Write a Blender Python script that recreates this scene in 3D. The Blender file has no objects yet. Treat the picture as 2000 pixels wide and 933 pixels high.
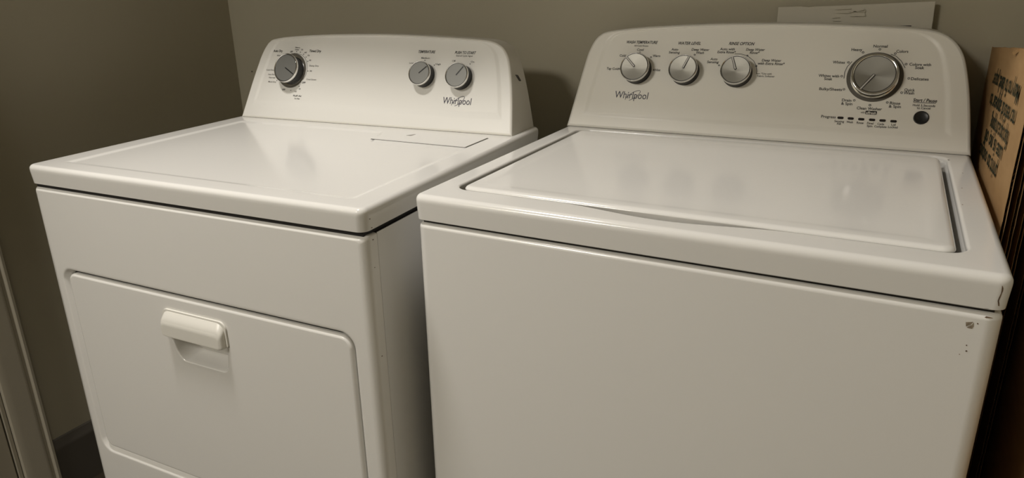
import bpy, bmesh, math, random
from mathutils import Vector, Matrix

# ------------------------------------------------------------------ camera, light, exposure
S = bpy.context.scene
H0 = 0.92                                   # height of the washer deck above the floor
cd = bpy.data.cameras.new('camera'); cam = bpy.data.objects.new('camera', cd); S.collection.objects.link(cam)
cam.location = (0.5668, -0.7773, 0.2748 + H0)
cam.rotation_euler = (1.2444, 0.0255, 0.5055)
cd.sensor_width = 36; cd.lens = 1376.08/2000*36
cd.shift_x = (1000-960.98)/2000; cd.shift_y = (438.46-466.5)/2000
cd.clip_start = 0.01
S.camera = cam
w = bpy.data.worlds.new('world'); S.world = w; w.use_nodes = True
w.node_tree.nodes['Background'].inputs[0].default_value = (1, .93, .82, 1)
w.node_tree.nodes['Background'].inputs[1].default_value = 0.0
def area(name, loc, size, power, col, rot=(0,0,0)):
    l = bpy.data.lights.new(name, 'AREA'); l.shape = 'DISK'; l.size = size; l.energy = power; l.color = col
    o = bpy.data.objects.new(name, l); o.location = loc; o.rotation_euler = rot; S.collection.objects.link(o); return o
area('added_room_fill', (-0.82, -2.20, 2.38), 0.62, 45, (1, .95, .865))  # added fill lamp behind the camera, brightens the fronts and consoles
sp = bpy.data.lights.new('ceiling_downlight', 'SPOT'); sp.energy = 80; sp.color = (1, .955, .90); sp.spot_size = math.radians(94); sp.spot_blend = .55; sp.shadow_soft_size = .12
so = bpy.data.objects.new('ceiling_downlight', sp); so.location = (-0.40, -0.36, 2.38); S.collection.objects.link(so)
so.rotation_euler = (Vector((.24, .15, .92))-Vector(so.location)).to_track_quat('-Z', 'Y').to_euler()
S.view_settings.view_transform = 'Standard'; S.view_settings.look = 'None'
S.view_settings.gamma = 1; S.view_settings.exposure = 0.0; S.view_settings.use_curve_mapping = False
WT = [('WASH TEMPERATURE', 0.1302, 0.1773, 0.0626, 'H'),
 ('All Cold Rinses', 0.1295, 0.1702, 0.0286, 's'),
 ('Cool', 0.1291, 0.1624, 0.0134, 't'),
 ('Cold', 0.095, 0.1498, 0.0127, 't'),
 ('Warm', 0.1634, 0.1508, 0.0148, 't'),
 ('Tap Cold', 0.0786, 0.1226, 0.0252, 't'),
 ('Hot', 0.1703, 0.1228, 0.0105, 't'),
 ('WATER LEVEL', 0.2234, 0.1766, 0.0423, 'H'),
 ('Auto', 0.197, 0.1642, 0.0135, 't'),
 ('Sensing', 0.197, 0.1584, 0.0213, 't'),
 ('Deep Water', 0.2459, 0.1647, 0.0334, 't'),
 ('Wash', 0.246, 0.1588, 0.0149, 't'),
 ('RINSE OPTION', 0.3191, 0.1773, 0.0456, 'H'),
 ('Auto with', 0.295, 0.1666, 0.0268, 't'),
 ('Extra Rinse*', 0.2944, 0.1609, 0.0331, 't'),
 ('Deep Water', 0.345, 0.1666, 0.0329, 't'),
 ('Rinse*', 0.3444, 0.1608, 0.0171, 't'),
 ('Auto', 0.2734, 0.1472, 0.0131, 't'),
 ('Sensing', 0.2725, 0.1415, 0.0217, 't'),
 ('Deep Water', 0.3756, 0.1472, 0.0332, 't'),
 ('with Extra Rinse*', 0.3757, 0.1412, 0.0459, 't'),
 ('*Use with', 0.3704, 0.1224, 0.0181, 's'),
 ('Fabric Softener', 0.3704, 0.1178, 0.0298, 's'),
 ('Heavy', 0.5107, 0.1697, 0.0166, 'n'),
 ('Normal', 0.5459, 0.1763, 0.0212, 'n'),
 ('Colors', 0.5793, 0.168, 0.0174, 'n'),
 ('Colors with', 0.6079, 0.1464, 0.0312, 'n'),
 ('Soak', 0.6079, 0.1411, 0.0132, 'n'),
 ('Delicates', 0.6105, 0.122, 0.0252, 'n'),
 ('Quick', 0.5983, 0.1028, 0.0151, 'n'),
 ('Wash', 0.598, 0.0977, 0.0153, 'n'),
 ('Rinse', 0.5803, 0.0794, 0.0154, 'n'),
 ('& Spin', 0.5806, 0.0738, 0.0177, 'n'),
 ('Clean Washer', 0.5434, 0.068, 0.0379, 'n'),
 ('with', 0.5344, 0.0609, 0.0059, 's'),
 ('Drain', 0.5072, 0.0806, 0.0147, 'n'),
 ('& Spin', 0.5082, 0.0746, 0.0175, 'n'),
 ('Bulky/Sheets', 0.4794, 0.0988, 0.0359, 'n'),
 ('Whites with', 0.4734, 0.1223, 0.0328, 'n'),
 ('Soak', 0.4733, 0.1169, 0.013, 'n'),
 ('Whites', 0.4858, 0.1468, 0.0189, 'n'),
 ('Start / Pause', 0.6226, 0.0864, 0.0338, 'B'),
 ('Hold 3 Seconds', 0.622, 0.0778, 0.0317, 'm'),
 ('to Cancel', 0.6222, 0.0734, 0.0192, 'm'),
 ('Progress', 0.4829, 0.05, 0.023, 'n'),
 ('Sensing', 0.5008, 0.043, 0.0151, 'm'),
 ('Fill', 0.5009, 0.0386, 0.0058, 'm'),
 ('Wash', 0.5171, 0.0428, 0.01, 'm'),
 ('Rinse', 0.5329, 0.0426, 0.0104, 'm'),
 ('Final', 0.5482, 0.0428, 0.0094, 'm'),
 ('Spin', 0.548, 0.0381, 0.0083, 'm'),
 ('Cycle', 0.5639, 0.0426, 0.0099, 'm'),
 ('Complete', 0.564, 0.0381, 0.0179, 'm'),
 ('Lid', 0.5826, 0.0427, 0.006, 'm'),
 ('Locked', 0.5823, 0.0385, 0.0138, 'm'),
 ('Whirlpool', 0.1264, 0.0707, 0.0674, 'L'),
 ('affresh', 0.547, 0.0607, 0.0151, 'A')]
DT = [('Auto Dry', 0.0947, 0.161, 0.0284, 'B'),
 ('Timed Dry', 0.2049, 0.1624, 0.0336, 'B'),
 ('Heavy', 0.152, 0.1698, 0.0141, 's'),
 ('Duty', 0.1512, 0.1649, 0.0117, 's'),
 ('OFF', 0.1352, 0.1595, 0.0084, 'b'),
 ('70', 0.1658, 0.1646, 0.006, 's'),
 ('60', 0.1772, 0.1587, 0.0059, 's'),
 ('50', 0.187, 0.1518, 0.0059, 's'),
 ('40', 0.1934, 0.1407, 0.0059, 's'),
 ('30', 0.1996, 0.1159, 0.0059, 's'),
 ('Damp Dry', 0.2069, 0.1283, 0.027, 's'),
 ('Cool Down', 0.2046, 0.0966, 0.0281, 's'),
 ('OFF', 0.1842, 0.0887, 0.0105, 'b'),
 ('20', 0.175, 0.0738, 0.006, 's'),
 ('10', 0.164, 0.067, 0.006, 's'),
 ('OFF', 0.128, 0.0702, 0.0095, 'b'),
 ('Fluff Air', 0.1719, 0.0572, 0.025, 'm'),
 ('No Heat', 0.1721, 0.0508, 0.015, 's'),
 ('Cool Down', 0.0802, 0.1154, 0.0274, 's'),
 ('Less Dry', 0.0846, 0.105, 0.0204, 's'),
 ('Normal', 0.0872, 0.0974, 0.0183, 's'),
 ('More Dry', 0.0897, 0.0874, 0.0233, 's'),
 ('Wrinkle', 0.102, 0.15, 0.0187, 's'),
 ('TEMPERATURE', 0.5016, 0.1652, 0.0414, 'H'),
 ('Medium', 0.5004, 0.1519, 0.0209, 's'),
 ('Low', 0.4671, 0.1406, 0.0102, 's'),
 ('High', 0.5329, 0.1397, 0.0125, 's'),
 ('PUSH TO START', 0.5936, 0.1648, 0.0491, 'H'),
 ('End of Cycle Signal', 0.5924, 0.1582, 0.0379, 's'),
 ('Off', 0.5692, 0.1472, 0.0079, 's'),
 ('On', 0.613, 0.1462, 0.0081, 's'),
 ('Whirlpool', 0.5898, 0.0646, 0.0661, 'L')]
WDOT = [(0.1291, 0.1568), (0.1527, 0.1478), (0.0929, 0.1224), (0.1624, 0.1226), (0.2365, 0.1545), (0.3325, 0.1549), (0.2845, 0.1354), (0.3509, 0.136), (0.5209, 0.165), (0.5456, 0.1708), (0.5694, 0.164), (0.5875, 0.1463), (0.5946, 0.1223), (0.5874, 0.0977), (0.5687, 0.0799), (0.5436, 0.0739), (0.5188, 0.0809), (0.5002, 0.0995), (0.4937, 0.1224), (0.5008, 0.1469)]
WARC = [[(0.3094, 0.1578), (0.3207, 0.1578), (0.3325, 0.1549), (0.3451, 0.1453), (0.3509, 0.136), (0.3533, 0.1265), (0.3531, 0.1219), (0.3593, 0.122)], [(0.5061, 0.1487), (0.5002, 0.1396), (0.4975, 0.1302), (0.4976, 0.1185)], [(0.5631, 0.1628), (0.5714, 0.1594), (0.5802, 0.1511), (0.587, 0.14)], [(0.6063, 0.0821), (0.6382, 0.0822)]]
WLED = [(0.5018, 0.0491), (0.5177, 0.0489), (0.5338, 0.0487), (0.5501, 0.0487), (0.5658, 0.0486), (0.5819, 0.0484)]
DDOT = [(0.1505, 0.1602), (0.1617, 0.1588), (0.1722, 0.1542), (0.1805, 0.148), (0.1872, 0.1381), (0.1917, 0.1157), (0.1725, 0.0793), (0.1498, 0.0692), (0.1036, 0.0908), (0.4995, 0.147), (0.5238, 0.1373), (0.6079, 0.1417)]
DARC = [(0.1429, 0.1562), (0.1563, 0.1553), (0.169, 0.1522), (0.1786, 0.1449), (0.1848, 0.1349), (0.1876, 0.1248), (0.1885, 0.1151), (0.1861, 0.1045), (0.1807, 0.095)]
# ------------------------------------------------------------------ helpers
def link(o, parent=None):
    S.collection.objects.link(o)
    if parent: o.parent = parent
    return o
def obj(name, geo, mat, parent=None, label=None, smooth=True, sharp=35):
    """geo = (verts, faces)"""
    me = bpy.data.meshes.new(name); me.from_pydata([tuple(v) for v in geo[0]], [], geo[1]); me.update()
    bm = bmesh.new(); bm.from_mesh(me); bmesh.ops.recalc_face_normals(bm, faces=bm.faces); bm.to_mesh(me); bm.free()
    me.materials.append(mat)
    if smooth:
        for p in me.polygons: p.use_smooth = True
        me.set_sharp_from_angle(angle=math.radians(sharp))
    o = bpy.data.objects.new(name, me)
    if label: o['label'] = label
    if smooth:
        md = o.modifiers.new('weighted', 'WEIGHTED_NORMAL'); md.keep_sharp = True; md.weight = 80
    return link(o, parent)
def tag(o, label, cat, group=None):
    o['label'] = label; o['category'] = cat
    if group: o['group'] = group
    return o
def struct(o): o['kind'] = 'structure'; return o
def empty(name, loc, rz=0):
    o = bpy.data.objects.new(name, None); o.location = loc; o.rotation_euler = (0, 0, rz); o.empty_display_size = .1
    return link(o)
def join(*gs):
    V = []; F = []
    for v, f in gs:
        n = len(V); V += list(v); F += [tuple(i+n for i in q) for q in f]
    return V, F
def box(x0, x1, y0, y1, z0, z1):
    V = [(x, y, z) for x in (x0, x1) for y in (y0, y1) for z in (z0, z1)]
    F = [(0,1,3,2), (4,6,7,5), (0,4,5,1), (2,3,7,6), (0,2,6,4), (1,5,7,3)]
    return V, F
def rings(R, cap0=True, cap1=True, closed=False):
    n = len(R[0]); V = [p for r in R for p in r]; F = []
    m = len(R) if closed else len(R)-1
    for k in range(m):
        a = k*n; b = ((k+1) % len(R))*n
        for i in range(n):
            j = (i+1) % n; F.append((a+i, a+j, b+j, b+i))
    if cap0: F.append(tuple(range(n)))
    if cap1: F.append(tuple((len(R)-1)*n+i for i in reversed(range(n))))
    return V, F
def rrect(x0, x1, y0, y1, r, K=8, M=24, radii=None):
    """rounded rectangle loop in 2D, fixed vertex layout; radii = (bl, br, tr, tl)"""
    rr = radii or (r, r, r, r)
    C = [(x0+rr[0], y0+rr[0], 180, rr[0]), (x1-rr[1], y0+rr[1], 270, rr[1]), (x1-rr[2], y1-rr[2], 0, rr[2]), (x0+rr[3], y1-rr[3], 90, rr[3])]
    P = []; arcs = []
    for cx, cy, a0, q in C:
        arcs.append([(cx+q*math.cos(math.radians(a0+90*k/K)), cy+q*math.sin(math.radians(a0+90*k/K))) for k in range(K+1)])
    for k in range(4):
        P += arcs[k]; a = arcs[k][-1]; b = arcs[(k+1) % 4][0]
        P += [(a[0]+(b[0]-a[0])*t/M, a[1]+(b[1]-a[1])*t/M) for t in range(1, M)]
    return P
def slab(x0, x1, y0, y1, z0, z1, R, r, r2=.001, K=8, M=4, top_fill=True):
    """rounded box: vertical corner radius R, top edge radius r, bottom edge r2"""
    L = []
    for a in (0, 45, 90):
        d = r2*(1-math.sin(math.radians(a))); z = z0+r2*(1-math.cos(math.radians(a)))
        L.append([(p[0], p[1], z) for p in rrect(x0+d, x1-d, y0+d, y1-d, max(R-d, .0005), K, M)])
    for a in range(0, 91, 15):
        d = r*(1-math.cos(math.radians(a))); z = z1-r*(1-math.sin(math.radians(a)))
        L.append([(p[0], p[1], z) for p in rrect(x0+d, x1-d, y0+d, y1-d, max(R-d, .0005), K, M)])
    return rings(L, True, top_fill)
def mapf(g, f): return [f(*v) for v in g[0]], g[1]
def lathe(prof, n=48, cap0=True, cap1=True):
    return rings([[(r*math.cos(2*math.pi*i/n), r*math.sin(2*math.pi*i/n), z) for i in range(n)] for r, z in prof], cap0, cap1)
def grid(x0, x1, y0, y1, nx, ny, f):
    V = [f(x0+(x1-x0)*i/nx, y0+(y1-y0)*j/ny) for j in range(ny+1) for i in range(nx+1)]
    F = [(j*(nx+1)+i, j*(nx+1)+i+1, (j+1)*(nx+1)+i+1, (j+1)*(nx+1)+i) for j in range(ny) for i in range(nx)]
    return V, F
def sm(t): t = max(0, min(1, t)); return t*t*(3-2*t)
def ribbon(pts, wd, f, closed=False, h=.0003):
    """thin raised strip along 2D points (u,v), mapped by f(u,v,o)"""
    n = len(pts); V = []; F = []
    for i in range(n):
        a = pts[(i-1) % n] if closed or i > 0 else pts[i]; b = pts[(i+1) % n] if closed or i < n-1 else pts[i]
        dx, dy = b[0]-a[0], b[1]-a[1]; l = math.hypot(dx, dy) or 1; nx, ny = -dy/l*wd/2, dx/l*wd/2
        q = pts[i]
        V += [f(q[0]+nx, q[1]+ny, 0), f(q[0]-nx, q[1]-ny, 0), f(q[0]-nx, q[1]-ny, h), f(q[0]+nx, q[1]+ny, h)]
    for i in range(n if closed else n-1):
        a = 4*i; b = 4*((i+1) % n)
        for k in range(4): F.append((a+k, a+(k+1) % 4, b+(k+1) % 4, b+k))
    if not closed: F += [(0,1,2,3), (4*n-1, 4*n-2, 4*n-3, 4*n-4)]
    return V, F
def poly(pts, f, h=.0003):
    n = len(pts); return rings([[f(p[0], p[1], 0) for p in pts], [f(p[0], p[1], h) for p in pts]])
# ------------------------------------------------------------------ materials
def mat(name, col, rough=.5, metal=0, spec=.5, noise=None, bump=None, coat=0, aniso=0):
    m = bpy.data.materials.new(name); m.use_nodes = True; nt = m.node_tree; N = nt.nodes; L = nt.links
    b = N['Principled BSDF']; b.inputs['Base Color'].default_value = (*col, 1); b.inputs['Roughness'].default_value = rough
    b.inputs['Metallic'].default_value = metal; b.inputs['Specular IOR Level'].default_value = spec
    b.inputs['Coat Weight'].default_value = coat; b.inputs['Coat Roughness'].default_value = .05
    if aniso: b.inputs['Anisotropic'].default_value = aniso
    tc = N.new('ShaderNodeTexCoord')
    def nz(scale, detail=3, stretch=None):
        t = N.new('ShaderNodeTexNoise'); t.inputs['Scale'].default_value = scale; t.inputs['Detail'].default_value = detail
        if stretch:
            mp = N.new('ShaderNodeMapping'); mp.inputs['Scale'].default_value = stretch
            L.new(tc.outputs['Object'], mp.inputs[0]); L.new(mp.outputs[0], t.inputs['Vector'])
        else: L.new(tc.outputs['Object'], t.inputs['Vector'])
        return t
    if noise:
        sc, col2, lo, hi = noise[:4]; t = nz(sc, 4, noise[4] if len(noise) > 4 else None)
        cr = N.new('ShaderNodeValToRGB'); cr.color_ramp.elements[0].position = lo; cr.color_ramp.elements[1].position = hi
        cr.color_ramp.elements[0].color = (*col, 1); cr.color_ramp.elements[1].color = (*col2, 1)
        L.new(t.outputs['Fac'], cr.inputs[0]); L.new(cr.outputs[0], b.inputs['Base Color'])
    if bump:
        t = nz(bump[0], 2, bump[3] if len(bump) > 3 else None); bp = N.new('ShaderNodeBump')
        bp.inputs['Strength'].default_value = bump[1]; bp.inputs['Distance'].default_value = bump[2]
        L.new(t.outputs['Fac'], bp.inputs['Height']); L.new(bp.outputs[0], b.inputs['Normal'])
    return m
M_white = mat('white_enamel', (.775, .76, .725), .13, bump=(260, .12, .0004))
M_side = mat('white_enamel_side', (.78, .775, .76), .35, bump=(300, .1, .0004))
M_plastic = mat('white_plastic', (.75, .73, .67), .32, bump=(700, .1, .0002))
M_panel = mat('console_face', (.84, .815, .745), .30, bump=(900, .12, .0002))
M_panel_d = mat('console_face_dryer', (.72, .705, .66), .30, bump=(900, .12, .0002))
M_gap = mat('dark_gap', (.012, .010, .009), .7)
M_black = mat('black_plastic', (.012, .012, .012), .35)
M_ink = mat('dark_ink', (.012, .010, .009), .5)
M_ink2 = mat('soft_ink', (.045, .04, .035), .5)
M_logo = mat('logo_ink', (.014, .010, .035), .4)
M_silver = mat('brushed_silver', (.36, .35, .315), .42, .9, bump=(60, .15, .0003, (1, 14, 1)), aniso=.3)
M_grey = mat('grey_satin', (.20, .20, .187), .45, .5)
M_pointer = mat('pointer_silver', (.55, .53, .50), .4, .2)
M_chrome = mat('chrome', (.80, .79, .77), .10, 1)
M_skirt = mat('dial_skirt_grey', (.11, .10, .08), .45, .2)
M_notch_shade = mat('notch_shade_grey', (.30, .28, .25), .4, .3)
M_wall = mat('wall_paint', (.43, .395, .30), .5, noise=(3, (.41, .375, .28), .3, .7), bump=(180, .15, .0006))
M_wall_l = mat('wall_paint_left', (.43, .395, .30), .5, noise=(3, (.41, .375, .28), .3, .7), bump=(180, .15, .0006))
M_ceil = mat('ceiling_paint', (.55, .53, .48), .8, bump=(90, .2, .001))
M_trim = mat('trim_paint', (.40, .365, .29), .35, bump=(120, .1, .0004))
M_base = mat('baseboard_paint', (.10, .09, .075), .4)
M_floor = mat('floor_vinyl', (.06, .048, .034), .4, noise=(6, (.04, .03, .02), .3, .7, (1, 12, 1)))
M_card = mat('cardboard', (.42, .265, .125), .85, spec=.2, noise=(14, (.36, .22, .10), .3, .75, (1, 1, 4)), bump=(220, .25, .0006, (1, 1, .2)))
M_cardedge = mat('cardboard_edge', (.16, .085, .045), .9, spec=.1, noise=(160, (.30, .18, .10), .4, .7))
M_cardink = mat('box_print', (.02, .03, .018), .8, spec=.1, noise=(320, (.07, .065, .04), .45, .75))
M_paper = mat('white_card', (.56, .53, .45), .6, bump=(140, .15, .0006))
M_slot = mat('slot_dark', (.02, .012, .014), .5)
M_rust = mat('rust', (.10, .06, .035), .8, noise=(300, (.24, .16, .10), .4, .7))
M_residue = mat('paper_residue', (.20, .16, .11), .8, noise=(400, (.32, .27, .2), .4, .7))
M_lens = mat('indicator_lens', (.02, .015, .014), .25)

# ------------------------------------------------------------------ the room
XL, YB, XR, YF, ZC = -1.135, .72, 1.05, -4.6, 2.42
wb = struct(obj('wall_back', box(XL-.1, XR+.1, YB, YB+.1, 0, ZC), M_wall, smooth=False))
struct(obj('wall_left', join(box(XL-.1, XL, -.095, YB, 0, ZC), box(XL-.1, XL, -.9, -.095, 2.05, ZC), box(XL-.1, XL, YF, -.9, 0, ZC)), M_wall_l, smooth=False))
struct(obj('wall_right', box(XR, XR+.1, YF, YB, 0, ZC), M_wall, smooth=False))
struct(obj('wall_front', box(XL-.1, XR+.1, YF-.1, YF, 0, ZC), M_wall, smooth=False))
struct(obj('floor', box(XL-.1, XR+.1, YF-.1, YB+.1, -.05, 0), M_floor, smooth=False))
struct(obj('ceiling', box(XL-.1, XR+.1, YF-.1, YB+.1, ZC, ZC+.05), M_ceil, smooth=False))
def extr(prof, a, b, f):     # 2D profile extruded between a and b
    return rings([[f(p[0], p[1], a) for p in prof], [f(p[0], p[1], b) for p in prof]])
struct(obj('added_shelf', box(XL, XR, .15, YB, H0+.60, H0+.62), M_trim, smooth=False))      # closet shelf over the machines, added out of view to shade the consoles
bprof = [(0,0), (.014,0), (.014,.125), (.011,.133), (.008,.142), (.005,.151), (0,.153)]
struct(obj('baseboard_left', extr(bprof, -.024, YB, lambda d, z, t: (XL+d, t, z)), M_base, sharp=30))
struct(obj('baseboard_back', extr(bprof, XL+.014, XR, lambda d, z, t: (t, YB-d, z)), M_base, sharp=30))
# door casing on the left wall (profile: y outwards from the opening, x off the wall)
cprof = [(-.026,0), (-.026,.019), (-.028,.021), (-.033,.021), (-.035,.019), (-.037,.013), (-.041,.012), (-.044,.015), (-.050,.016),
         (-.080,.013), (-.090,.0115), (-.0955,.0095), (-.097,.007), (-.097,0)]
cas = struct(obj('trim_1', extr(cprof, .0, 2.1, lambda y, x, t: (XL+x, y, t)), M_trim, sharp=25))
struct(obj('trim_2', box(XL-.1, XL-.004, -.104, -.097, 0, 2.05), M_trim, smooth=False))
d = struct(obj('door_1', slab(XL-.045, XL-.010, -.9, -.1065, .01, 2.045, .003, .003), M_trim))
link_hole = obj('nail_hole', mapf(lathe([(.0016, 0), (.0022, .0008), (.0012, .001)], 10), lambda x, y, z: (-1.074+x, YB-z, H0+.055+y)), M_gap, wb)

# ------------------------------------------------------------------ console with everything printed on it
def console(root, D0, tilt, outline, back, body_mat, face_mat, ins, zt=0):
    """outline: list of (u, v) from bottom left, clockwise over the top to bottom right"""
    s, c = math.sin(tilt), math.cos(tilt)
    vm = max(p[1] for p in outline)
    def P(u, v, o):
        t = max(0, min(1, v/vm)); o = o-.002*4*t*(1-t)
        return (u, D0+v*s-o*c, zt+v*c+o*s)          # a point of the tilted face, o = distance out of it
    # smooth the outline: Catmull-Rom
    pts = []
    Q = outline
    for i in range(len(Q)-1):
        p0 = Q[max(i-1, 0)]; p1 = Q[i]; p2 = Q[i+1]; p3 = Q[min(i+2, len(Q)-1)]
        for k in range(5):
            t = k/5; pts.append(tuple(.5*((2*p1[a])+(-p0[a]+p2[a])*t+(2*p0[a]-5*p1[a]+4*p2[a]-p3[a])*t*t+(-p0[a]+3*p1[a]-3*p2[a]+p3[a])*t**3) for a in (0, 1)))
    pts.append(Q[-1])
    nb = 20
    pts += [(Q[-1][0]+(Q[0][0]-Q[-1][0])*k/nb, Q[-1][1]+(Q[0][1]-Q[-1][1])*k/nb) for k in range(1, nb)]
    n = len(pts)
    nor = []
    for i in range(n):
        a = pts[i-1]; b = pts[i]; e = pts[(i+1) % n]
        n1 = Vector((-(b[1]-a[1]), b[0]-a[0])).normalized(); n2 = Vector((-(e[1]-b[1]), e[0]-b[0])).normalized()
        m = (n1+n2); m = m/max(m.dot(m)/2, .5) if m.length > 1e-6 else n1; nor.append(m)
    off = lambda d: [(p[0]-q[0]*d, p[1]-q[1]*d) for p, q in zip(pts, nor)]
    u0, u1 = Q[0][0], Q[-1][0]; uc = (u0+u1)/2; vt = max(p[1] for p in pts)
    si, bo, tp = ins
    rec = [(uc+(p[0]-uc)*(1-2*si/(u1-u0)), bo+max(p[1], 0)*(vt-tp-bo)/vt) for p in off(.004)]
    R = []
    rad = .005
    # back rings
    def backring(k): # k 0 front .. 1 back
        out = []
        for p in pts:
            f = P(p[0], p[1], -rad); yb = D0+back
            out.append((f[0], f[1]+(max(yb, f[1])-f[1])*k, f[2]))
        return out
    R.append(backring(1)); R.append(backring(.97)); R.append(backring(.5)); R.append(backring(0))
    for a in (22.5, 45, 67.5, 90):
        R.append([P(x, y, -rad*(1-math.sin(math.radians(a)))+.0015*1) for x, y in off(rad*(1-math.cos(math.radians(a))))])
    lerp = lambda A, B, t: [(a[0]+(b[0]-a[0])*t, a[1]+(b[1]-a[1])*t) for a, b in zip(A, B)]
    o5 = off(rad)
    con = rings(R, True, False)
    v_c = vt*.5
    R2 = [[P(x, y, .0015) for x, y in o5]]
    for k in range(1, 6): R2.append([P(x, y, .0015) for x, y in lerp(o5, rec, .6*k/5)])
    for k in range(1, 9):
        t = .6+.4*k/8; R2.append([P(x, y, .0015*(1-sm(k/8))) for x, y in lerp(o5, rec, t)])
    for k in range(1, 12): R2.append([P(uc+(x-uc)*(1-k/12), v_c+(y-v_c)*(1-k/12), 0) for x, y in rec])
    face = rings(R2, False, True)
    co = obj('console', con, body_mat, root, sharp=50)
    obj('console_face', face, face_mat, root, sharp=50)
    return P, co

STY = {'H': (.0056, .28, .02), 's': (.0034, .0, .004), 't': (.0046, .12, .015), 'n': (.0048, .0, .014), 'm': (.0037, .0, .012), 'B': (.0055, .12, .022), 'b': (.0038, 0, .022), 'L': (.0142, .04, .0), 'A': (.0042, .1, .02)}
jobs = []
def printed(items, P, parent, inks):
    for text, u, v, wd, st in items:
        h, shear, bold = STY[st]
        cu = bpy.data.curves.new('printed_word', 'FONT'); cu.body = text; cu.size = 1; cu.shear = shear; cu.offset = bold; cu.resolution_u = 3
        o = bpy.data.objects.new('tmp', cu); S.collection.objects.link(o)
        jobs.append((o, text, u, v, wd, h, P, parent, inks.get(st, inks['*']), st))
def flush_text():
    bpy.context.view_layer.update(); dg = bpy.context.evaluated_depsgraph_get()
    for o, text, u, v, wd, h, P, parent, ink, st in jobs:
        me = bpy.data.meshes.new_from_object(o.evaluated_get(dg))
        xs = [q.co.x for q in me.vertices]; x0, x1 = min(xs), max(xs)
        kx = wd/(x1-x0); ky = h/.70
        low = h*.5
        for q in me.vertices:
            q.co = P(u-wd/2+(q.co.x-x0)*kx, v-low+q.co.y*ky, .0004)
        me.materials.clear(); me.materials.append(ink)
        n = bpy.data.objects.new('logo' if st == 'L' else 'printed_word', me); link(n, parent)
        c = o.data; bpy.data.objects.remove(o); bpy.data.curves.remove(c)
    jobs.clear()
def ring_pts(u, v, r, n=14, a0=0, a1=360): return [(u+r*math.cos(math.radians(a0+(a1-a0)*i/n)), v+r*math.sin(math.radians(a0+(a1-a0)*i/n))) for i in range(n+(0 if a1-a0 == 360 else 1))]
def swirl(P, parent, u, v, k=1):
    pts = []
    for i in range(31):
        a = math.radians(-150+300*i/30)
        x = .0168*math.cos(a+.35)*k; y = .0056*math.sin(a+.35)*k; th = math.radians(36)
        pts.append((u+x*math.cos(th)-y*math.sin(th), v+x*math.sin(th)+y*math.cos(th)))
    obj('logo_swirl', ribbon(pts, .0008*k, lambda a, b, o: P(a, b, .0002+o)), M_logo, parent, smooth=False)
def knob(name, root, P, u, v, rc, rb, h, ang, kind):
    """turned knob: barrel, cap rim, face disc, pointer; kind 'silver' or 'grey'"""
    T = lambda x, y, z: P(u+x, v+y, z)
    k = obj(name, mapf(lathe([(rb*1.03, 0), (rb*1.03, .0015), (rb, .003), (rb*.97, h-.006), (rb*.95, h-.004)]), T), M_black, root, sharp=40)
    fr = .925 if name == 'control_knob' else (.885 if kind == 'silver' else .93)
    rim = [(rc*.9, h-.0065), (rc*.985, h-.006), (rc, h-.0045), (rc, h-.002), (rc*.985, h-.0004), (rc*.955, h+.0002), (rc*fr, h-.0004), (rc*(fr-.01), h-.0012)]
    obj('cap_rim', mapf(lathe(rim, 64, True, False), T), M_chrome, k, sharp=60)
    fz = h-.0012
    fm = M_silver if kind == 'silver' else M_grey
    fd = .0012 if kind == 'silver' else 0
    obj('cap_face', mapf(lathe([(rc*(fr-.035), fz), (rc*.6, fz-fd*.45), (rc*.3, fz-fd*.85), (.0005, fz-fd)], 64, False, True), T), fm, k, sharp=60)
    obj('face_groove', mapf(lathe([(rc*fr, fz-.0003), (rc*fr, fz+.0003), (rc*(fr-.035), fz+.0003), (rc*(fr-.035), fz-.0003)], 64, False, False), T), M_black, k, sharp=60)
    a = math.radians(ang); ca, sa = math.cos(a), math.sin(a)
    def bar(l0, l1, wd, z0, z1):
        L = rrect(l0, l1, -wd/2, wd/2, wd*.45, 4, 2)
        return mapf(rings([[(x, y, z0) for x, y in L], [(x, y, z1) for x, y in L]]), lambda x, y, z: T(x*ca-y*sa, x*sa+y*ca, z))
    if kind == 'silver':
        obj('pointer_groove', bar(.0, rc*.91, .0042, fz-.002, fz+.0001), M_black, k, smooth=False)
        obj('pointer', bar(.0008, rc*.93, .0022, fz-.002, fz+.0009), M_pointer, k, smooth=False)
    else:
        obj('pointer', bar(-.001, rc*.86, .0024, fz-.001, fz+.0004), M_black, k, smooth=False)
    return k

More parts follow.
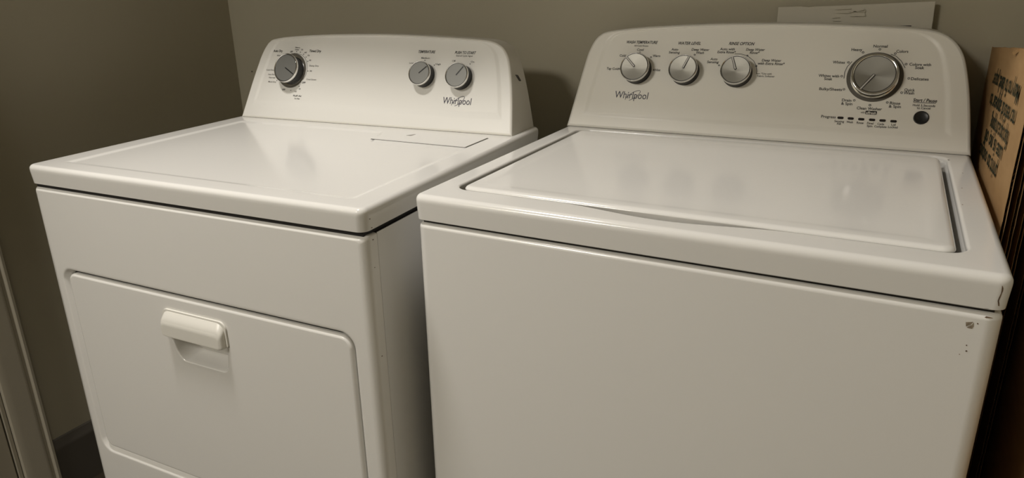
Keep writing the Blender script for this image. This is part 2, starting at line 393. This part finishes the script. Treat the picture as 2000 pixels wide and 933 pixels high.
# ------------------------------------------------------------------ washer
W = .698; WB = .69
washer = tag(empty('washing_machine', (0, 0, 0)), 'white top-loading washing machine with large silver dial, right of the dryer', 'washing machine')
Z = H0
def deck_washer():
    ti = .0015; hw = .038
    L = []
    K, M = 8, 48
    for d, z in ((ti+.002, -hw), (ti, -hw+.0015)): L.append([(x, y, Z+z) for x, y in rrect(d, W-d, d, WB-d, .012, K, M)])
    L.append([(x, y, Z-.012) for x, y in rrect(0, W, 0, WB, .013, K, M)])
    r = .009
    for a in range(0, 91, 15):
        dd = r*(1-math.cos(math.radians(a))); zz = -r*(1-math.sin(math.radians(a)))
        L.append([(x, y, Z+zz) for x, y in rrect(dd, W-dd, dd, WB-dd, max(.013-dd, .003), K, M)])
    def scoop(x): t = (x-.347)/.150; return (math.cos(math.pi*t)*.5+.5) if abs(t) < 1 else 0
    # opening loop, its front edge pulled forward at the finger scoop
    # opening loops: tight rounded edge everywhere, except at the finger scoop where the rim slopes down towards the lid
    for d, z, rr, dy, zs in ((-.010, 0, .030, 1.08, 0), (-.004, 0, .028, 1.04, 0), (-.0025, -.0003, .027, 1.0, -.0004), (-.0012, -.0010, .026, .92, -.0014), (-.0002, -.0025, .025, .88, -.0040), (0, -.0045, .025, .86, -.0090), (0, -.008, .025, .80, -.0130), (.0040, -.016, .022, .6, -.018), (.0055, -.024, .022, 0, -.024)):
        out = []
        for x, y in rrect(.0365+d, .6625-d, .0515+d, .5290-d, rr, K, M):
            zz = z
            if y < .0515+d+.003:
                s_ = scoop(x); y -= .0185*s_*dy; zz = z+(zs-z)*s_
            out.append((x, y, Z+zz))
        L.append(out)
    return rings(L, True, True)
obj('deck', deck_washer(), M_white, washer, sharp=40)
obj('lid_gap_shade', slab(.044, .655, .059, .520, Z-.0239, Z-.0180, .016, .001), M_gap, washer)  # near-black slab, paints the shade in the gap around the lid
lid_loops = []
lx0, lx1, ly0, ly1 = .0480, .6530, .0545, .5050
for dd, z in ((.013, -.0165), (.011, -.0160), (.0085, -.013), (.0022, -.0050), (.0004, -.0028), (.0004, -.0012), (.002, .0008), (.0045, .0024), (.008, .003), (.020, .0030), (.026, .0024), (.034, .0020), (.06, .0020)):
    lid_loops.append([(x, y, Z+z) for x, y in rrect(lx0+dd, lx1-dd, ly0+dd, ly1-dd*1.0, max(.014-dd, .004), 8, 12)])
obj('lid', rings(lid_loops), M_white, washer, sharp=60)
obj('deck_gap_fill', box(.010, W-.010, .010, WB-.01, Z-.050, Z-.036), M_gap, washer, smooth=False)  # near-black block filling the gap below the deck
def body(x0, x1, y0, y1, z0, z1, R, r): return slab(x0, x1, y0, y1, z0, z1, R, r, .002, 8, 4)
obj('cabinet', body(.0015, W-.0015, .0015, WB-.003, .03, Z-.0425, .016, .007), M_white, washer, sharp=40)
for x in (.05, W-.05):
    for y in (.06, WB-.06):
        obj('foot', mapf(lathe([(.012, 0), (.018, .002), (.018, .012), (.008, .014), (.008, .035)], 20), lambda a, b, c_, x=x, y=y: (x+a, y+b, c_)), M_black, washer)
wout = [(.0016,0), (.0105,.080), (.0187,.1443), (.0235,.1640), (.0300,.1800), (.0400,.1920), (.0560,.1995), (.1003,.2060), (.1716,.2114), (.26,.2155), (.3505,.2169), (.44,.2160),
        (.52,.2130), (.5871,.2090), (.6229,.2040), (.6474,.1915), (.6641,.1705), (.6746,.1407), (.6854,.0865), (.6964,0)]
PW, wcon = console(washer, .5448, .4167, wout, .143, M_plastic, M_panel, (.038, .030, .004), Z+.0005)
obj('console_gap_fill', box(.004, .694, .5462, .60, Z-.0002, Z+.0012), M_gap, washer, smooth=False)  # thin near-black strip filling the gap under the console
printed(WT, PW, wcon, {'*': M_ink, 'L': M_logo, 's': M_ink2, 'A': M_panel})
swirl(PW, wcon, .1290, .0695)
Pi = lambda a, b, o: PW(a, b, .0002+o)
for i, (u, v) in enumerate(WDOT): obj('printed_ring', ribbon(ring_pts(u, v, .0015 if i > 7 else .0012, 12), .0008, Pi, True), M_ink, wcon, smooth=False)
for a in WARC: obj('printed_line', ribbon(a, .0008, Pi), M_ink, wcon, smooth=False)
bl = rrect(.5384, .5558, .0578, .0641, .0015, 3, 2)
obj('printed_badge', poly(bl, Pi, .0001), M_ink, wcon, smooth=False)
for u, v in WLED:
    L = rrect(u-.0048, u+.0048, v-.0021, v+.0021, .0020, 5, 2)
    obj('indicator_light', rings([[PW(x, y, 0) for x, y in L], [PW(x, y, .0007) for x, y in L], [PW(u+(x-u)*.85, v+(y-v)*.8, .0010) for x, y in L]]), M_lens, washer)
obj('start_button', mapf(lathe([(.0112, 0), (.0112, .0012), (.0104, .002), (.0098, .0020), (.0090, .0012), (.0045, .0008), (.0004, .0006)], 40), lambda x, y, z: PW(.6207+x, .0570+y, z)), M_black, washer, sharp=50)
knob('control_knob', washer, PW, .1298, .1212, .0286, .0272, .0240, 135.4, 'silver')
knob('control_knob', washer, PW, .2238, .1210, .0270, .0258, .0240, 69.1, 'silver')
knob('control_knob', washer, PW, .3195, .1213, .0270, .0258, .0240, 110.8, 'silver')
obj('dial_skirt', mapf(lathe([(.0428, 0), (.0428, .0008), (.0422, .0014), (.0340, .0014)], 64), lambda x, y, z: PW(.5442+x, .1225+y, z)), M_skirt, washer)
dk = knob('cycle_dial', washer, PW, .5440, .1212, .0357, .0340, .0230, -124.2, 'silver')
obj('barrel_ring', mapf(lathe([(.0345, .0030), (.0366, .0034), (.0368, .0062), (.0358, .0080), (.0345, .0085)], 64, False, False), lambda x, y, z: PW(.5440+x, .1212+y, z)), M_chrome, dk)
# chips and marks on the enamel
rnd = random.Random(4)
def chip(name, m, pts, f): obj(name, poly(pts, f, .00025), m, washer, smooth=False)
Ff = lambda a, b, o: (a, .0012-o, Z+b)
Fb = lambda a, b, o: (a, .00155-o, Z+b)
def blob(cx, cy, rx, ry, n=9): return [(cx+rx*(.65+.5*rnd.random())*math.cos(6.283*i/n), cy+ry*(.65+.5*rnd.random())*math.sin(6.283*i/n)) for i in range(n)]
chip('paper_residue', M_residue, [(.6655,-.0540), (.6715,-.0525), (.6700,-.0560), (.6665,-.0585)], Fb)
chip('paper_residue', M_residue, [(.6722,-.0530), (.6728,-.0570), (.6718,-.0600), (.6685,-.0598), (.6672,-.0592), (.6708,-.0562)], Fb)
for cx, cy, r in ((.6755,-.0535,.0008), (.6702,-.0788,.0007), (.6710,-.0850,.0009), (.6660,-.0900,.0005)): chip('rust_spot', M_rust, blob(cx, cy, r, r), Fb)
for cx, cy, rx, ry in ((.2965,-.0172,.0010,.0008), (.6690,-.0128,.0016,.0008), (.6705,-.0118,.0009,.0014), (.6800,-.0355,.0030,.0010)): chip('rust_spot', M_rust, blob(cx, cy, rx, ry), lambda a, b, o: (a, .0004+max(0, -b-.012)*.055-o, Z+b))
ec = []
for i in range(9):
    t = i/8; ec.append((.6875+.0007*math.sin(t*7)+.0006*rnd.random(), -.0100-.0215*t))
ec += [(p[0]+.0005+.0008*rnd.random(), p[1]) for p in reversed(ec)]
chip('rust_spot', M_rust, ec, lambda a, b, o: (a, .013-math.sqrt(max(0, .013**2-max(0, a-.685)**2))+max(0, -b-.012)*.058-o-.0001, Z+b))
chip('rust_spot', M_rust, blob(.6830, -.0455, .0035, .0010), lambda a, b, o: (a, .0024-o, Z+b))
for cx, cy, r in ((.672, .33, .0008), (.678, .42, .0006), (.668, .245, .0009), (.664, .5030, .0016), (.655, .095, .0008)): chip('rust_spot', M_rust, blob(cx, cy, r, r), lambda a, b, o: (a, b, Z+o))

# ------------------------------------------------------------------ dryer
DW = .737; DB = .626; dz = -.0062
dryer = tag(empty('clothes_dryer', (-.7658, -.1108, 0), .0491), 'white front-loading clothes dryer with drop-down door, left of the washer', 'clothes dryer')
Z = H0+dz; Hd = .0354
def inside_step(x, y):
    """signed distance-like value to the L shaped sunken panel of the dryer top, > 0 inside"""
    back = .470-.085*sm((x-.44)/.05)
    return min(x-.052, .692-x, y-.040, back-y)
def deck_dryer():
    K, M = 6, 4
    L = []
    for d, z in ((.0035, -Hd), (.0015, -Hd+.0015), (0, -.012)): L.append([(x, y, Z+z) for x, y in rrect(d, DW-d, d, DB-d, .014, 6, 4)])
    r = .008
    for a in range(0, 91, 15):
        dd = r*(1-math.cos(math.radians(a))); zz = -r*(1-math.sin(math.radians(a)))
        L.append([(x, y, Z+zz) for x, y in rrect(dd, DW-dd, dd, DB-dd, max(.014-dd, .006), 6, 4)])
    L.append([(x, y, Z) for x, y in rrect(.022, DW-.022, .022, DB-.03, .0005, 6, 4)])
    a = rings(L, True, False)
    g = grid(.022, DW-.022, .022, DB-.03, 190, 160, lambda x, y: (x, y, Z-.0022*sm(inside_step(x, y)/.009)))
    return join(a, g)
obj('top_panel', deck_dryer(), M_white, dryer, sharp=40)
obj('top_gap_fill', box(.008, DW-.008, .008, DB-.01, Z-Hd-.012, Z-Hd+.002), M_gap, dryer, smooth=False)  # near-black block filling the gap below the top panel
lint = [(.4690,.3975), (.4700,.3970), (.6830,.3905), (.6850,.3920), (.6870,.4785), (.4700,.4785)]
obj('filter_slot', poly([(.4690,.3955), (.6842,.3886), (.6866,.3905), (.6888,.4800), (.4690,.4800)], lambda a, b, o: (a, b, Z-.0005+o), .0008), M_ink2, dryer, smooth=False)
obj('filter_cover', rings([[(a, b, Z-.001) for a, b in lint], [(a, b, Z+.0012) for a, b in lint], [(.578+(a-.578)*.992, .437+(b-.437)*.98, Z+.0018) for a, b in lint]]), M_white, dryer)
obj('thumb_notch_shade', poly([(.5225,.4425), (.5330,.4425), (.5345,.4590)], lambda a, b, o: (a, b, Z+.0019+o), .0002), M_notch_shade, dryer, smooth=False)  # flat grey triangle, the notch's shade painted as colour
bt = Z-Hd-.0055
# front panel with the door opening
def vloop(L, y): return [(x, y, Z+z) for x, z in L]
x0, x1, z0, z1 = .0015, DW-.0015, .03-Z, bt-Z
KM = (8, 24)
FR = []
FR.append(vloop(rrect(x0, x1, z0, z1-.001, .003, *KM), .030))
FR.append(vloop(rrect(x0, x1, z0, z1, .004, *KM), .0145))
for a in (15, 30, 45, 60, 75, 90):
    s_ = math.sin(math.radians(a)); c_ = math.cos(math.radians(a)); dx = .013*(1-c_); dv = .007*(1-c_); yy = .0145-.013*s_
    FR.append(vloop(rrect(x0+dx, x1-dx, z0+dv, z1-dv, .006, *KM), yy))
ox0, ox1, oz0, oz1 = .0325, .7005, -.5915, -.1945
gl, gr, gb, gt = .0110, .0040, .0100, .0048         # width of the sloping flange on each side of the opening
for e, y, k in ((-.020, .0015, 0), (-.006, .0015, 0), (-.003, .0015, 0), (-.0012, .0019, 0), (0, .0030, .04), (0, .0055, .3), (0, .0095, .8), (0, .0118, 1), (0, .022, 1.08)):
    FR.append(vloop(rrect(ox0+e+gl*k, ox1-e-gr*k, oz0+e+gb*k, oz1-e-gt*k, .026-e-.004*k, *KM), y))
obj('front_panel', rings(FR, False, False), M_white, dryer, sharp=50)
obj('side_panel', box(DW-.0035, DW-.0025, .0318, DB-.004, .03, bt-.001), M_side, dryer, smooth=False)
obj('side_panel', box(.0025, .0035, .0318, DB-.004, .03, bt-.001), M_side, dryer, smooth=False)
obj('back_panel', box(.004, DW-.004, DB-.006, DB-.004, .03, bt-.001), M_side, dryer, smooth=False)
obj('chassis', box(.006, DW-.006, .0600, DB-.008, .032, bt-.002), M_gap, dryer, smooth=False)
for x in (.05, DW-.05):
    for y in (.06, DB-.06):
        obj('foot', mapf(lathe([(.012, 0), (.018, .002), (.018, .012), (.008, .014), (.008, .035)], 20), lambda a, b, c_, x=x, y=y: (x+a, y+b, c_)), M_black, dryer)
obj('door_gap_shade', rings([vloop(rrect(ox0+.006, ox1-.002, oz0+.006, oz1-.002, .02, *KM), .0135), vloop(rrect(ox0+.03, ox1-.03, oz0+.03, oz1-.03, .02, *KM), .0135)], False, False), M_gap, dryer, smooth=False)  # near-black ring that puts painted shade into the door gap
# door
dx0, dx1, dzz0, dzz1 = .0455, .6945, -.5790, -.2015
DR = [vloop(rrect(dx0+.001, dx1-.001, dzz0+.001, dzz1-.001, .019, *KM), .0130), vloop(rrect(dx0, dx1, dzz0, dzz1, .02, *KM), .0075)]
for a in (20, 40, 60, 80, 90):
    s_ = math.sin(math.radians(a)); c_ = math.cos(math.radians(a)); e = .006*(1-c_); DR.append(vloop(rrect(dx0+e, dx1-e, dzz0+e, dzz1-e, .02-e, *KM), .0075-.006*s_))
for e in (.012, .03): DR.append(vloop(rrect(dx0+e, dx1-e, dzz0+e, dzz1-e, .016, *KM), .0015))
def pocket(e):
    L = rrect(.3020+e, .4360-e, -.3225+e, -.2440-e, .012, 8, 24, (.022, .016, .004, .004))
    return [(x+(.012-.018*(x-.302)/.134)*sm((-.262-z)/.06), z) for x, z in L]
for e, y in ((-.012, .0015), (-.004, .0015), (-.0022, .0006), (-.0008, .0012), (0, .003), (.001, .012), (.002, .030), (.005, .040)): DR.append([(q[0], y*(1 if y < .009 else .15+.85*max(0, min(1, (-.246-(q[2]-Z))/.072))), q[2]) for q in vloop(pocket(e), y)])
door = obj('door', rings(DR, False, True), M_white, dryer, sharp=50)
def hl(a, b, c_, d_, rt, rb): return rrect(a, b, c_, d_, .01, 8, 6, (rb, rb, rt, rt))
hx0, hx1, hz0, hz1 = .2950, .4375, -.2735, -.2290
obj('handle_frame', rings([vloop(hl(hx0-.0025, hx1+.0035, hz0+.002, hz1+.003, .014, .002), .0012), vloop(hl(hx0-.002, hx1+.003, hz0+.003, hz1+.0025, .014, .002), -.0015), vloop(hl(hx0+.001, hx1-.001, hz0+.004, hz1-.001, .012, .002), -.0018)]), M_plastic, door)
HR = [vloop(hl(hx0, hx1, hz0, hz1, .015, .004), .0008), vloop(hl(hx0+.0003, hx1-.0003, hz0, hz1-.0006, .015, .004), -.0022)]
for k_ in range(1, 9):
    t_ = k_/8; HR.append(vloop(hl(hx0+.0003+.0020*t_**2, hx1-.0003-.0040*t_**2, hz0+.0002*t_, hz1-.0006-.0165*t_, .015-.006*t_, .004), -.0022-.0092*math.sin(t_*1.35)))
HR.append(vloop(hl(hx0+.0034, hx1-.0058, hz0+.0010, hz1-.0195, .008, .004), -.0122))
HR.append(vloop(hl(hx0+.0060, hx1-.0085, hz0+.0035, hz1-.0235, .006, .004), -.0125))
obj('handle', rings(HR), M_plastic, door, sharp=28)
obj('lower_grille', box(.02, DW-.02, .020, .0300, .035, .05), M_gap, dryer, smooth=False)
dout = [(.0124,0), (.0264,.0786), (.0400,.1350), (.0470,.1560), (.0560,.1735), (.0650,.1835), (.0790,.1900), (.1302,.1965), (.2338,.2015), (.3669,.2032), (.46,.2015), (.5417,.1980),
        (.61,.1945), (.6495,.1905), (.6743,.1800), (.6900,.1620), (.6985,.1400), (.7070,.1050), (.7141,.0673), (.7244,0)]
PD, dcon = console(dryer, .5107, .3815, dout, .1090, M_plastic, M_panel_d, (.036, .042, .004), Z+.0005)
obj('console_gap_fill', box(.016, .721, .5122, .57, Z-.0002, Z+.0012), M_gap, dryer, smooth=False)  # near-black strip in the gap below the dryer console
printed(DT, PD, dcon, {'*': M_ink, 'L': M_logo, 's': M_ink2})
swirl(PD, dcon, .5920, .0635)
Pj = lambda a, b, o: PD(a, b, .0002+o)
for u, v in DDOT: obj('printed_dot', poly(ring_pts(u, v, .0011, 10), Pj), M_ink, dcon, smooth=False)
obj('printed_line', ribbon(DARC, .0007, Pj), M_ink2, dcon, smooth=False)
obj('dial_skirt', mapf(lathe([(.0405, 0), (.0405, .0006), (.0400, .0010), (.0300, .0010)], 64), lambda x, y, z: PD(.1445+x, .1155+y, z)), M_skirt, dryer)
dk = knob('cycle_dial', dryer, PD, .1475, .1150, .0335, .0322, .027, -29.1, 'grey')
obj('barrel_ring', mapf(lathe([(.0315, .0010), (.0352, .0012), (.0353, .0022), (.0343, .0026), (.0315, .0022)], 64, False, False), lambda x, y, z: PD(.1465+x, .1150+y, z)), M_chrome, dk)
knob('control_knob', dryer, PD, .5025, .1148, .0256, .0246, .0225, 40.3, 'grey')
knob('control_knob', dryer, PD, .5912, .1132, .0260, .0250, .0225, 52.2, 'grey')
for y, z, r in ((.0150,-.0170,.0008), (.0180,-.0305,.0007)): obj('rust_spot', poly(blob(y, z, r*1.6, r), lambda a, b, o: (DW-.0003+o, a, Z+b), .0004), M_rust, dryer, smooth=False)
for y, z, r in ((.0200,-.0490,.0009), (.0185,-.0900,.0006), (.0180,-.2304,.0009)): obj('rust_spot', poly(blob(y, z, r*1.6, r), lambda a, b, o: (DW-.0015+o, a, Z+b), .0004), M_rust, dryer, smooth=False)
obj('side_scratch', poly([(.560,.1135), (.5660,.1120), (.5800,.1000), (.5790,.0985), (.5720,.1040)], lambda a, b, o: (.7105+o, a, Z+b), .004), M_ink2, dryer, smooth=False)

# ------------------------------------------------------------------ sheet of white card behind the washer
ya, yb = .700, .706
bo = [(.3640,-.15), (.6235,-.15), (.6190,.2000), (.6180,.2305), (.560,.2285), (.500,.2262), (.4270,.2235), (.4180,.2225), (.4030,.2240), (.3650,.2232), (.3655,.10)]
board = tag(obj('card_sheet', rings([[(x, yb, H0+z) for x, z in bo], [(x, ya+.0006, H0+z) for x, z in bo], [(.49+(x-.49)*.994, ya, H0+.05+(z-.05)*.995) for x, z in bo]]), M_paper, smooth=False),
            'white card sheet with embossed lines and a dark slot, standing behind the washer console', 'card sheet')
Pb = lambda a, b, o: (a, ya-o, H0+b)
obj('slot', poly([(.5425,.1780), (.5875,.1780), (.5878,.1905), (.5440,.1895)], Pb, .0006), M_slot, board, smooth=False)
em = []
for a, b in (((.463,.2185),(.489,.2195)), ((.467,.2125),(.488,.2120)), ((.488,.2130),(.510,.2175)), ((.486,.2150),(.513,.2140)), ((.489,.2065),(.513,.2070)), ((.510,.2195),(.5125,.2150)), ((.511,.2130),(.5135,.2065)), ((.460,.2035),(.472,.2045)), ((.462,.1985),(.474,.1985))):
    em.append(ribbon([a, b], .0011, Pb, False, .0022))
obj('embossed_lines', join(*em), M_paper, board, smooth=False)

# ------------------------------------------------------------------ flattened cartons between the washer and the right wall
def carton(x, y0, y1, ztop0, ztop1, label, seed, lean=0, th=.004, zb=0.0):
    """board standing in the gap, faces -x; near edge y0 shows liners and the corrugated core"""
    r = random.Random(seed); root = tag(empty('flattened_carton', (x, y0, 0)), label, 'cardboard', None)
    n = 70; ns = 14
    tops = lambda t: ztop0+(ztop1-ztop0)*t
    def skin(xo, t_, jag):
        rr = random.Random(seed*7+int(xo*1e5)); V = []; F = []
        for j in range(n+1):
            f = j/n; jy = (rr.random()-.5)*jag
            for i in range(ns+1):
                t = i/ns; y = (y1-y0)*t+(jy if i == 0 else 0); zt = tops(t)+(rr.random()-.5)*.0015
                z = zb+(zt-zb)*f
                bx = lean*z+xo+.0006*math.sin(9*t+3*f+seed)
                V.append((bx, y, z)); V.append((bx+t_, y, z))
        idx = lambda i, j, k: 2*(j*(ns+1)+i)+k
        for j in range(n):
            for i in range(ns):
                F.append((idx(i,j,0), idx(i+1,j,0), idx(i+1,j+1,0), idx(i,j+1,0))); F.append((idx(i,j,1), idx(i,j+1,1), idx(i+1,j+1,1), idx(i+1,j,1)))
            for i in (0, ns): F.append((idx(i,j,0), idx(i,j+1,0), idx(i,j+1,1), idx(i,j,1)))
        for i in range(ns):
            for j in (0, n): F.append((idx(i,j,0), idx(i+1,j,0), idx(i+1,j,1), idx(i,j,1)))
        return V, F
    obj('liner', skin(0, .0005, .004), M_card, root, smooth=False)
    obj('liner', skin(th-.0005, .0005, .004), M_card, root, smooth=False)
    # fluted core: zigzag running up the near edge
    V = []; F = []; m = 260
    for j in range(m+1):
        z = zb+(tops(0)-zb)*j/m; xx = lean*z+(.0008 if j % 2 else th-.0008); jy = r.random()*.003
        V += [(xx, .001+jy, z), (xx, .06, z)]
    for j in range(m): F.append((2*j, 2*j+1, 2*j+3, 2*j+2))
    obj('corrugated_core', (V, F), M_cardedge, root, smooth=False)
    return root
c1 = carton(.712, .245, .7150, H0+.1910, H0+.1545, 'brown cardboard sheet with dark upside-down printing, beside the washer console', 3)
carton(.7235, .262, .7100, H0+.145, H0+.13, 'flattened cardboard sheet directly behind the printed one, torn near edge showing', 5)
carton(.7400, .296, .7100, H0+.10, H0+.10, 'flattened cardboard sheet, third in the stack right of the washer', 8)
carton(.7560, .312, .7000, H0+.05, H0+.05, 'flattened cardboard sheet, fourth in the stack right of the washer, ragged edge', 11)
carton(.7680, -.05, .6800, H0-.085, H0-.085, 'low cardboard sheet in the shade at the right edge, below the others', 14)
# a torn fibre sliver curling off the top edge
obj('torn_edge', rings([[(x_, .43-.245, z_+H0) for x_, z_ in ((.0,.172), (-.002,.176), (.003,.177))], [(x_, .415-.245, z_+H0) for x_, z_ in ((-.003,.168), (-.005,.172), (.001,.176))], [(x_, .400-.245, z_+H0) for x_, z_ in ((.0,.174), (-.002,.178), (.003,.179))]]), M_card, c1, smooth=False)
CT = [("Many no fo label; paper", .4625, .1215, .285), ("no refold appear to", .4515, .0910, .281), ("flap top a shipping", .4310, .0710-.008, .196), ("use is no off", .4635, .0405-.004, .211), ("print to output;", .4855, .0085, .225)]
def card_text():
    bpy.context.view_layer.update(); obs = []
    for t, y, z, wd in CT:
        cu = bpy.data.curves.new('t', 'FONT'); cu.body = t; cu.size = 1; cu.offset = .018; cu.resolution_u = 2
        o = bpy.data.objects.new('t', cu); S.collection.objects.link(o); obs.append((o, y, z, wd))
    bpy.context.view_layer.update(); dg = bpy.context.evaluated_depsgraph_get()
    for o, y, z, wd in obs:
        me = bpy.data.meshes.new_from_object(o.evaluated_get(dg)); xs = [q.co.x for q in me.vertices]; x0_, x1_ = min(xs), max(xs); k = wd/(x1_-x0_)
        for q in me.vertices:
            a = (q.co.x-x0_)*k; b = (q.co.y-.3)*.035
            yy = y-wd/2+a                               # upside down: reading runs away from the viewer
            q.co = (-.0010, yy-.245, H0+z-b-(yy-y)*.055)
        me.materials.clear(); me.materials.append(M_cardink)
        link(bpy.data.objects.new('printed_line', me), c1); c = o.data; bpy.data.objects.remove(o); bpy.data.curves.remove(c)
card_text(); flush_text()
